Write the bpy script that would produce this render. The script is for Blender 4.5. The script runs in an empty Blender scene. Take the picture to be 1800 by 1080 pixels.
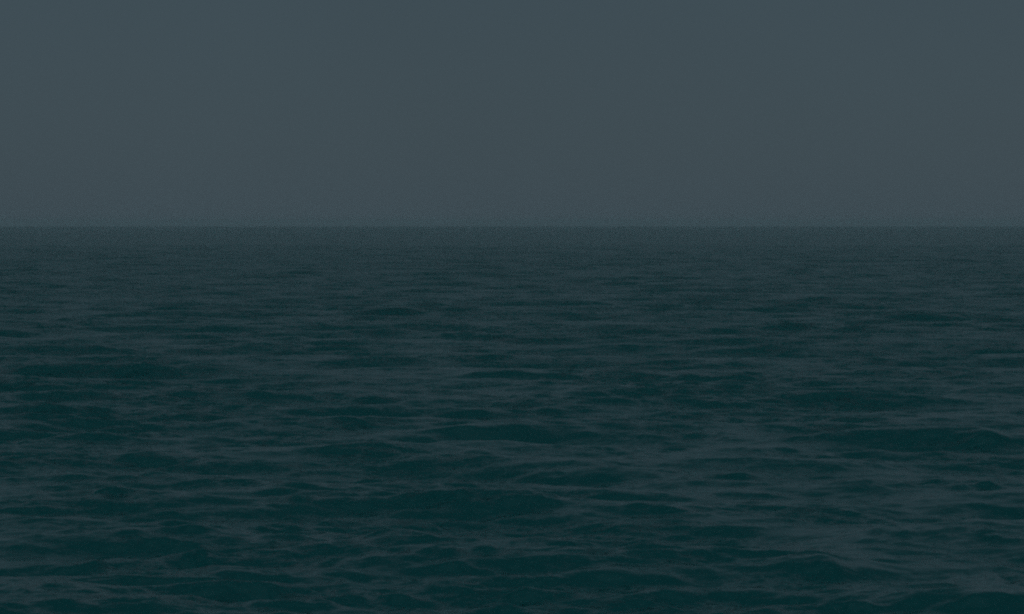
import bpy, math
import numpy as np

sc = bpy.context.scene

# ------------------------------------------------------------------ camera
CAM_H = 8.0
cam_data = bpy.data.cameras.new("camera")
cam_data.sensor_width = 36.0
cam_data.lens = 102.1                      # about 20 degrees across
cam_data.clip_start = 0.1
cam_data.clip_end = 60000.0
cam = bpy.data.objects.new("camera", cam_data)
sc.collection.objects.link(cam)
cam.location = (0.0, 0.0, CAM_H)
cam.rotation_euler = (math.radians(90.0 - 1.683), 0.0, 0.0)
sc.camera = cam

# ------------------------------------------------------------------ exposure
sc.view_settings.view_transform = 'Standard'
sc.view_settings.look = 'None'
sc.view_settings.exposure = 0.0
sc.view_settings.gamma = 1.0
sc.cycles.use_denoising = False
sc.cycles.volume_bounces = 4
sc.cycles.use_adaptive_sampling = True    # leaves a little low-light grain
sc.cycles.adaptive_threshold = 0.12
sc.cycles.adaptive_min_samples = 16
sc.cycles.filter_width = 2.3               # a soft long lens

# ------------------------------------------------------------------ sky (heavy overcast at dusk)
SUN_EL, SUN_ROT = math.radians(38.0), math.radians(200.0)
world = bpy.data.worlds.new("World")
sc.world = world
world.use_nodes = True
nt = world.node_tree
nt.nodes.clear()
W = nt.nodes.new
out = W('ShaderNodeOutputWorld')
bg = W('ShaderNodeBackground')
bg.inputs['Strength'].default_value = 0.10
sky = W('ShaderNodeTexSky')
sky.sky_type = 'NISHITA'
sky.sun_disc = False
sky.sun_elevation = SUN_EL
sky.sun_rotation = SUN_ROT
geo = W('ShaderNodeTexCoord')
sep = W('ShaderNodeSeparateXYZ')
nt.links.new(geo.outputs['Generated'], sep.inputs[0])
zc = W('ShaderNodeMath'); zc.operation = 'MAXIMUM'; zc.inputs[1].default_value = 0.0
nt.links.new(sep.outputs['Z'], zc.inputs[0])
# cloud: unseen dark bank ahead, above the view, added to darken the wave faces
def ramp(stops):
    n = W('ShaderNodeValToRGB')
    el = n.color_ramp.elements
    el[0].position, el[0].color = stops[0][0], (*stops[0][1], 1)
    el[1].position, el[1].color = stops[-1][0], (*stops[-1][1], 1)
    for p, c in stops[1:-1]:
        e = el.new(p); e.color = (*c, 1)
    nt.links.new(zc.outputs[0], n.inputs['Fac'])
    return n
front = ramp([(0.0, (0.425, 0.655, 0.815)), (0.09, (0.420, 0.655, 0.815)), (0.22, (0.43, 0.68, 0.82)), (0.50, (0.21, 0.42, 0.52)),
              (0.75, (0.20, 0.42, 0.52)), (1.0, (1.2, 1.9, 2.3))])
back = ramp([(0.0, (0.80, 1.22, 1.48)), (0.5, (1.15, 1.80, 2.15)), (1.0, (1.2, 1.9, 2.3))])  # unseen brighter cloud behind and overhead, added to lift haze and water
side = W('ShaderNodeMapRange'); side.interpolation_type = 'SMOOTHSTEP'
side.inputs['From Min'].default_value = -0.5; side.inputs['From Max'].default_value = 0.35
nt.links.new(sep.outputs['Y'], side.inputs['Value'])
fb = W('ShaderNodeMix'); fb.data_type = 'RGBA'
nt.links.new(side.outputs['Result'], fb.inputs['Factor'])
nt.links.new(back.outputs['Color'], fb.inputs['A'])
nt.links.new(front.outputs['Color'], fb.inputs['B'])
cl = W('ShaderNodeTexNoise')
cl.inputs['Scale'].default_value = 7.0
cl.inputs['Detail'].default_value = 4.0
nt.links.new(geo.outputs['Generated'], cl.inputs['Vector'])
mr = W('ShaderNodeMapRange')
mr.inputs['From Min'].default_value = 0.3; mr.inputs['From Max'].default_value = 0.7
mr.inputs['To Min'].default_value = 0.97; mr.inputs['To Max'].default_value = 1.03
nt.links.new(cl.outputs['Fac'], mr.inputs['Value'])
deck = W('ShaderNodeVectorMath'); deck.operation = 'SCALE'
nt.links.new(fb.outputs['Result'], deck.inputs[0])
nt.links.new(mr.outputs['Result'], deck.inputs['Scale'])
mix = W('ShaderNodeMix'); mix.data_type = 'RGBA'
mix.inputs['Factor'].default_value = 0.985          # the deck hides nearly all of the clear sky
nt.links.new(sky.outputs['Color'], mix.inputs['A'])
nt.links.new(deck.outputs['Vector'], mix.inputs['B'])
nt.links.new(mix.outputs['Result'], bg.inputs['Color'])
nt.links.new(bg.outputs['Background'], out.inputs['Surface'])

# ------------------------------------------------------------------ sun, nearly lost in the cloud
sun_data = bpy.data.lights.new("sun", 'SUN')
sun_data.energy = 0.05
sun_data.angle = math.radians(60.0)
sun_data.color = (1.0, 0.96, 0.9)
sun = bpy.data.objects.new("sun", sun_data)
sc.collection.objects.link(sun)
# Nishita's sun stands at rotation measured from +Y towards +X
d = (math.sin(SUN_ROT) * math.cos(SUN_EL), math.cos(SUN_ROT) * math.cos(SUN_EL), math.sin(SUN_EL))
from mathutils import Vector
sun.rotation_euler = Vector(d).to_track_quat('Z', 'Y').to_euler()

# ------------------------------------------------------------------ water material
def water_material():
    m = bpy.data.materials.new("sea_water")
    m.use_nodes = True
    t = m.node_tree
    t.nodes.clear()
    N = t.nodes.new
    o = N('ShaderNodeOutputMaterial')
    p = N('ShaderNodeBsdfPrincipled')
    p.inputs['Base Color'].default_value = (0.0, 0.118, 0.111, 1)
    p.inputs['Roughness'].default_value = 0.18
    p.inputs['IOR'].default_value = 1.33
    g = N('ShaderNodeNewGeometry')
    total = g.outputs['Normal']
    # the wind ruffles the water in patches
    pm = N('ShaderNodeVectorMath'); pm.operation = 'MULTIPLY'
    pm.inputs[1].default_value = (0.16, 0.30, 0.0)
    t.links.new(g.outputs['Position'], pm.inputs[0])
    pn = N('ShaderNodeTexNoise')
    pn.inputs['Scale'].default_value = 1.0; pn.inputs['Detail'].default_value = 4.0; pn.inputs['Roughness'].default_value = 0.6
    t.links.new(pm.outputs[0], pn.inputs['Vector'])
    pr = N('ShaderNodeMapRange')
    pr.inputs['From Min'].default_value = 0.38; pr.inputs['From Max'].default_value = 0.62
    pr.inputs['To Min'].default_value = 0.6; pr.inputs['To Max'].default_value = 1.5
    t.links.new(pn.outputs['Fac'], pr.inputs['Value'])
    fs = N('ShaderNodeAttribute'); fs.attribute_name = 'fine_slope'
    fm = N('ShaderNodeMath'); fm.operation = 'MULTIPLY_ADD'
    fm.inputs[1].default_value = 24.0; fm.inputs[2].default_value = 0.70
    t.links.new(fs.outputs['Fac'], fm.inputs[0])
    ga = N('ShaderNodeAttribute'); ga.attribute_name = 'gust'
    gm = N('ShaderNodeMath'); gm.operation = 'MULTIPLY'
    t.links.new(fm.outputs[0], gm.inputs[0]); t.links.new(ga.outputs['Fac'], gm.inputs[1])
    gain = N('ShaderNodeMath'); gain.operation = 'MULTIPLY'
    t.links.new(gm.outputs[0], gain.inputs[0]); t.links.new(pr.outputs['Result'], gain.inputs[1])
    # wind ripples, too small for the mesh, as a field of slopes (steeper along the wind)
    for sx, sy, amp, det in ((1.1, 2.2, 0.20, 3.0), (4.5, 8.0, 0.17, 2.0)):
        mp = N('ShaderNodeVectorMath'); mp.operation = 'MULTIPLY'
        mp.inputs[1].default_value = (sx, sy, 1.0)
        t.links.new(g.outputs['Position'], mp.inputs[0])
        n = N('ShaderNodeTexNoise')
        n.inputs['Scale'].default_value = 1.0
        n.inputs['Detail'].default_value = det
        n.inputs['Roughness'].default_value = 0.55
        t.links.new(mp.outputs[0], n.inputs['Vector'])
        s = N('ShaderNodeVectorMath'); s.operation = 'SUBTRACT'
        s.inputs[1].default_value = (0.5, 0.5, 0.5)
        t.links.new(n.outputs['Color'], s.inputs[0])
        k = N('ShaderNodeVectorMath'); k.operation = 'MULTIPLY'
        k.inputs[1].default_value = (amp * 1.2, amp * 1.6, 0.0)
        t.links.new(s.outputs[0], k.inputs[0])
        w = N('ShaderNodeVectorMath'); w.operation = 'SCALE'
        t.links.new(k.outputs[0], w.inputs[0]); t.links.new(gain.outputs[0], w.inputs['Scale'])
        a = N('ShaderNodeVectorMath'); a.operation = 'ADD'
        t.links.new(total, a.inputs[0]); t.links.new(w.outputs[0], a.inputs[1])
        total = a.outputs[0]
    nn = N('ShaderNodeVectorMath'); nn.operation = 'NORMALIZE'
    t.links.new(total, nn.inputs[0])
    t.links.new(nn.outputs[0], p.inputs['Normal'])
    t.links.new(p.outputs[0], o.inputs['Surface'])
    return m

# ------------------------------------------------------------------ sea surface
rng = np.random.default_rng(11)

def spectrum():
    """Short-crested wind sea running towards the shore (-Y)."""
    comps = []
    lams = np.exp(np.linspace(math.log(0.36), math.log(17.0), 150))
    for lam in lams:
        lam = lam * rng.uniform(0.94, 1.06)
        th = rng.normal(0.0, 0.60 if lam < 2.5 else 0.48 if lam < 7 else 0.35)
        steep = 0.017 if lam < 0.8 else 0.0225 if lam < 2.0 else 0.0225 if lam < 12 else 0.0225 * (12 / lam) ** 2
        k = 2 * math.pi / lam
        comps.append((lam, k * math.sin(th), -k * math.cos(th), steep / k, rng.uniform(0, 2 * math.pi)))
    return comps

# the larger waves of the picture: x, y (metres), half-length of crest, depth of the face, height
F_PX = 5104.0
def spot(px, py):
    ang = 0.02937 + math.atan((py - 540.0) / F_PX)
    y = CAM_H / math.tan(ang)
    return (px - 900.0) / F_PX * y, y

WAVES = [  # pixel x, y of the dark face, its width and height in the photograph
    (217, 873, 130, 22), (133, 733, 70, 10), (283, 763, 250, 20), (417, 798, 70, 10), (250, 830, 330, 34),
    (517, 883, 90, 16), (300, 913, 130, 12), (483, 925, 80, 14), (400, 943, 350, 26), (133, 933, 200, 22),
    (117, 980, 220, 30), (333, 983, 160, 22), (567, 990, 110, 16), (63, 1040, 120, 26), (317, 1067, 70, 16),
    (783, 760, 300, 15), (840, 800, 90, 10), (1017, 823, 250, 30), (667, 833, 150, 14), (797, 887, 120, 18),
    (947, 890, 60, 12), (783, 940, 420, 52), (1050, 945, 250, 26), (813, 983, 130, 26), (650, 987, 160, 18),
    (1133, 1040, 160, 20), (1110, 787, 130, 14), (1133, 900, 160, 16), (917, 1076, 120, 14),
    (1483, 793, 260, 34), (1300, 830, 130, 18), (1517, 853, 140, 18), (1700, 895, 70, 15), (1567, 940, 110, 18),
    (1300, 943, 110, 18), (1750, 950, 110, 20), (1467, 997, 200, 40), (1767, 1010, 140, 40), (1633, 1060, 260, 26),
    (1733, 770, 200, 34), (1733, 855, 120, 16),
    (1450, 703, 240, 15), (1633, 520, 60, 7), (1727, 610, 160, 10), (650, 627, 120, 8), (900, 657, 150, 14),
    (1000, 687, 120, 8), (800, 693, 120, 8), (1133, 587, 180, 12), (800, 590, 60, 7), (933, 565, 60, 6),
    (667, 540, 80, 8), (150, 563, 90, 9), (217, 653, 180, 14), (50, 640, 110, 9), (310, 677, 80, 8),
    (17, 590, 60, 8), (567, 560, 110, 10), (200, 500, 80, 6), (383, 425, 40, 5), (1230, 520, 130, 7),
]

N_CREST = 1600

def sea_mesh():
    # rings grow with distance, columns are fine where the bay lies open and coarse behind
    rr = [0.0, 6.0, 12.0, 18.0, 24.0, 30.0, 34.0, 37.0]
    r = 40.0
    while r < 15000.0:
        rr.append(r)
        r *= 1.0 + (0.0021 if r < 150 else 0.0032 if r < 1000 else 0.008 if r < 3000 else 0.03)
    rr = np.array(rr)
    az = list(np.linspace(-12.5, 12.5, 1250))
    step, a = 0.03, 12.5
    side = []
    while a < 178.0:
        step = min(step * 1.06, 4.0); a += step
        side.append(min(a, 180.0 - 1e-3))
    az = np.radians(np.array([-s for s in side[::-1]] + az + side))
    R, A = np.meshgrid(rr, az, indexing='ij')
    X = (R * np.sin(A)).astype(np.float32); Y = (R * np.cos(A)).astype(np.float32)
    dr = np.gradient(rr)[:, None]
    da = np.gradient(az)[None, :] * R
    cell = np.maximum(dr * np.ones_like(R), da).astype(np.float32)
    miss = np.zeros_like(X)                                      # slope of the waves too short for the mesh here
    Z = np.zeros_like(X); DX = np.zeros_like(X); DY = np.zeros_like(X)
    # gusts: patches of ruffled and of calmer water, in streaks across the wind
    gust = np.zeros_like(X)
    for wl in (3.5, 5.0, 7.0, 10.0, 14.0, 20.0, 30.0, 45.0, 70.0, 110.0):
        for _ in range(3):
            th = rng.uniform(0, 2 * math.pi)
            gust += np.sin((math.cos(th) * X * 0.55 + math.sin(th) * Y * 0.8) * np.float32(2 * math.pi / wl) + np.float32(rng.uniform(0, 6.3)))
    # lanes of wind drawn out along its path
    for wl in (5.0, 7.0, 10.0, 14.0, 20.0, 28.0, 40.0):
        for _ in range(3):
            gust += 0.9 * np.sin(X * np.float32(2 * math.pi / wl * rng.choice([-1, 1])) + Y * np.float32(2 * math.pi / (wl * rng.uniform(3.0, 8.0))) + np.float32(rng.uniform(0, 6.3)))
    gust = np.clip(1.08 + 0.085 * gust, 0.6, 1.7).astype(np.float32)
    for lam, kx, ky, amp, ph in spectrum():
        w = np.clip((lam / cell - 2.2) / 2.0, 0, 1)
        miss += (1 - w * w) * np.float32(0.5 * (amp * 2 * math.pi / lam) ** 2)
        rows = np.where(w.max(axis=1) > 0)[0]
        if len(rows) == 0: continue
        s = slice(rows[0], rows[-1] + 1)
        arg = kx * X[s] + ky * Y[s] + np.float32(ph)
        wa = w[s] * np.float32(amp) * (gust[s] if lam < 4 else 1.0)
        Z[s] += wa * np.cos(arg)
        q = wa * np.sin(arg) * np.float32(0.35 / math.hypot(kx, ky))
        DX[s] -= q * np.float32(kx); DY[s] -= q * np.float32(ky)
    # single crests, each short and ragged with its steep side to the shore
    def crest(x0, y0, L, H, D):
        y1 = y0 + 0.9 * D
        reach = 3.2 * L
        far = math.hypot(x0, y1)
        i0, i1 = np.searchsorted(rr, [max(far - 4 * D - 1.2 * L, 1), far + 9 * D + 1.2 * L])
        ca = math.atan2(x0, y1); half = reach / far
        j0, j1 = np.searchsorted(az, [ca - half, ca + half])
        if i1 <= i0 or j1 <= j0: return
        xs, ys = X[i0:i1, j0:j1] - x0, Y[i0:i1, j0:j1] - y1
        bend = rng.uniform(-0.14, 0.14)
        wob = (D * 0.55 * np.sin(xs * (2.4 / L) + rng.uniform(0, 6.3)) + D * 0.35 * np.sin(xs * (6.1 / L) + rng.uniform(0, 6.3)))
        u = xs / L
        v = (ys - bend * xs - wob) / D
        prof = np.where(v < 0, np.exp(-(v * 1.25) ** 2), np.exp(-(v / 2.4) ** 2))
        ragged = 1.0 + 0.28 * np.sin(xs * (4.3 / L) + rng.uniform(0, 6.3)) + 0.18 * np.sin(xs * (9.7 / L) + rng.uniform(0, 6.3))
        Z[i0:i1, j0:j1] += (H * ragged * np.exp(-np.abs(u) ** 2.0 * 1.6) * prof).astype(np.float32)
    for px, py, wpx, hpx in WAVES:
        x0, y0 = spot(px, py + 0.5 * hpx)
        L = wpx / F_PX * y0 * 0.5
        face = hpx / F_PX * y0
        H = min(face * 0.42, (0.20 if wpx < 400 else 0.30) + 0.0005 * y0)
        crest(x0, y0, L * 1.35, H, min(max((face - H) * y0 / CAM_H / 2.0, 2.2 * H, 0.3), 4.0 * H))
        for _ in range(3):                                   # lesser crests riding on its flanks
            f = rng.uniform(0.2, 0.45)
            crest(x0 + rng.normal(0, 0.7) * L, y0 + rng.normal(0, 2.0) * H * 2, L * f, H * f * 0.8, max(1.5 * H * f, 0.2))
    for _ in range(N_CREST):
        dist = 1.0 / rng.uniform(1 / 600.0, 1 / 40.0)       # even in apparent density
        if rng.random() < 0.35: dist = math.exp(rng.uniform(math.log(80), math.log(600)))
        ang = math.radians(rng.uniform(-22, 22))
        L = min(0.35 * math.exp(rng.normal(0.4, 0.6)) * (1 + dist / 260.0), 7.0)
        H = L * rng.uniform(0.025, 0.07) / (1 + L * 0.08)
        crest(dist * math.sin(ang), dist * math.cos(ang), L, H, max(H * rng.uniform(2.6, 4.5), 0.15))
    X = X + DX; Y = Y + DY
    Z = Z - (R * R / (2 * 6.371e6)).astype(np.float32)          # the earth's curve sets the horizon
    nr, na = X.shape
    co = np.stack([X, Y, Z], -1).reshape(-1, 3).astype(np.float32)
    i = np.arange((nr - 1) * (na - 1))
    a0 = (i // (na - 1)) * na + i % (na - 1)
    quads = np.stack([a0, a0 + 1, a0 + na + 1, a0 + na], -1)[:, ::-1].astype(np.int32)
    me = bpy.data.meshes.new("sea")
    me.vertices.add(len(co)); me.vertices.foreach_set("co", co.ravel())
    me.loops.add(quads.size); me.loops.foreach_set("vertex_index", quads.ravel())
    me.polygons.add(len(quads))
    me.polygons.foreach_set("loop_start", np.arange(0, quads.size, 4, dtype=np.int32))
    me.polygons.foreach_set("use_smooth", np.ones(len(quads), dtype=bool))
    me.update(calc_edges=True)
    at = me.attributes.new('fine_slope', 'FLOAT', 'POINT')
    at.data.foreach_set('value', np.sqrt(miss).ravel().astype(np.float32))
    gu = me.attributes.new('gust', 'FLOAT', 'POINT')
    gu.data.foreach_set('value', gust.ravel().astype(np.float32))
    return me

sea = bpy.data.objects.new("sea", sea_mesh())
sea.data.materials.append(water_material())
sea["kind"] = "structure"
sea["label"] = "dark teal choppy sea reaching to a hazy horizon under grey sky"
sc.collection.objects.link(sea)

# ------------------------------------------------------------------ haze over the water
def haze_box():
    x, y, z0, z1 = 16000.0, 16000.0, -32.0, 14.0
    v = [(-x, -y, z0), (x, -y, z0), (x, y, z0), (-x, y, z0), (-x, -y, z1), (x, -y, z1), (x, y, z1), (-x, y, z1)]
    f = [(3, 2, 1, 0), (4, 5, 6, 7), (0, 1, 5, 4), (1, 2, 6, 5), (2, 3, 7, 6), (3, 0, 4, 7)]
    me = bpy.data.meshes.new("haze"); me.from_pydata(v, [], f)
    m = bpy.data.materials.new("sea_haze"); m.use_nodes = True
    t = m.node_tree; t.nodes.clear()
    o = t.nodes.new('ShaderNodeOutputMaterial')
    p = t.nodes.new('ShaderNodeVolumePrincipled')
    p.inputs['Color'].default_value = (0.97, 0.97, 0.97, 1)
    p.inputs['Density'].default_value = 0.00013
    p.inputs['Anisotropy'].default_value = 0.1
    t.links.new(p.outputs[0], o.inputs['Volume'])
    me.materials.append(m)
    ob = bpy.data.objects.new("haze", me); ob["kind"] = "stuff"
    ob["label"] = "pale grey sea haze thickening towards the horizon"
    sc.collection.objects.link(ob)

haze_box()
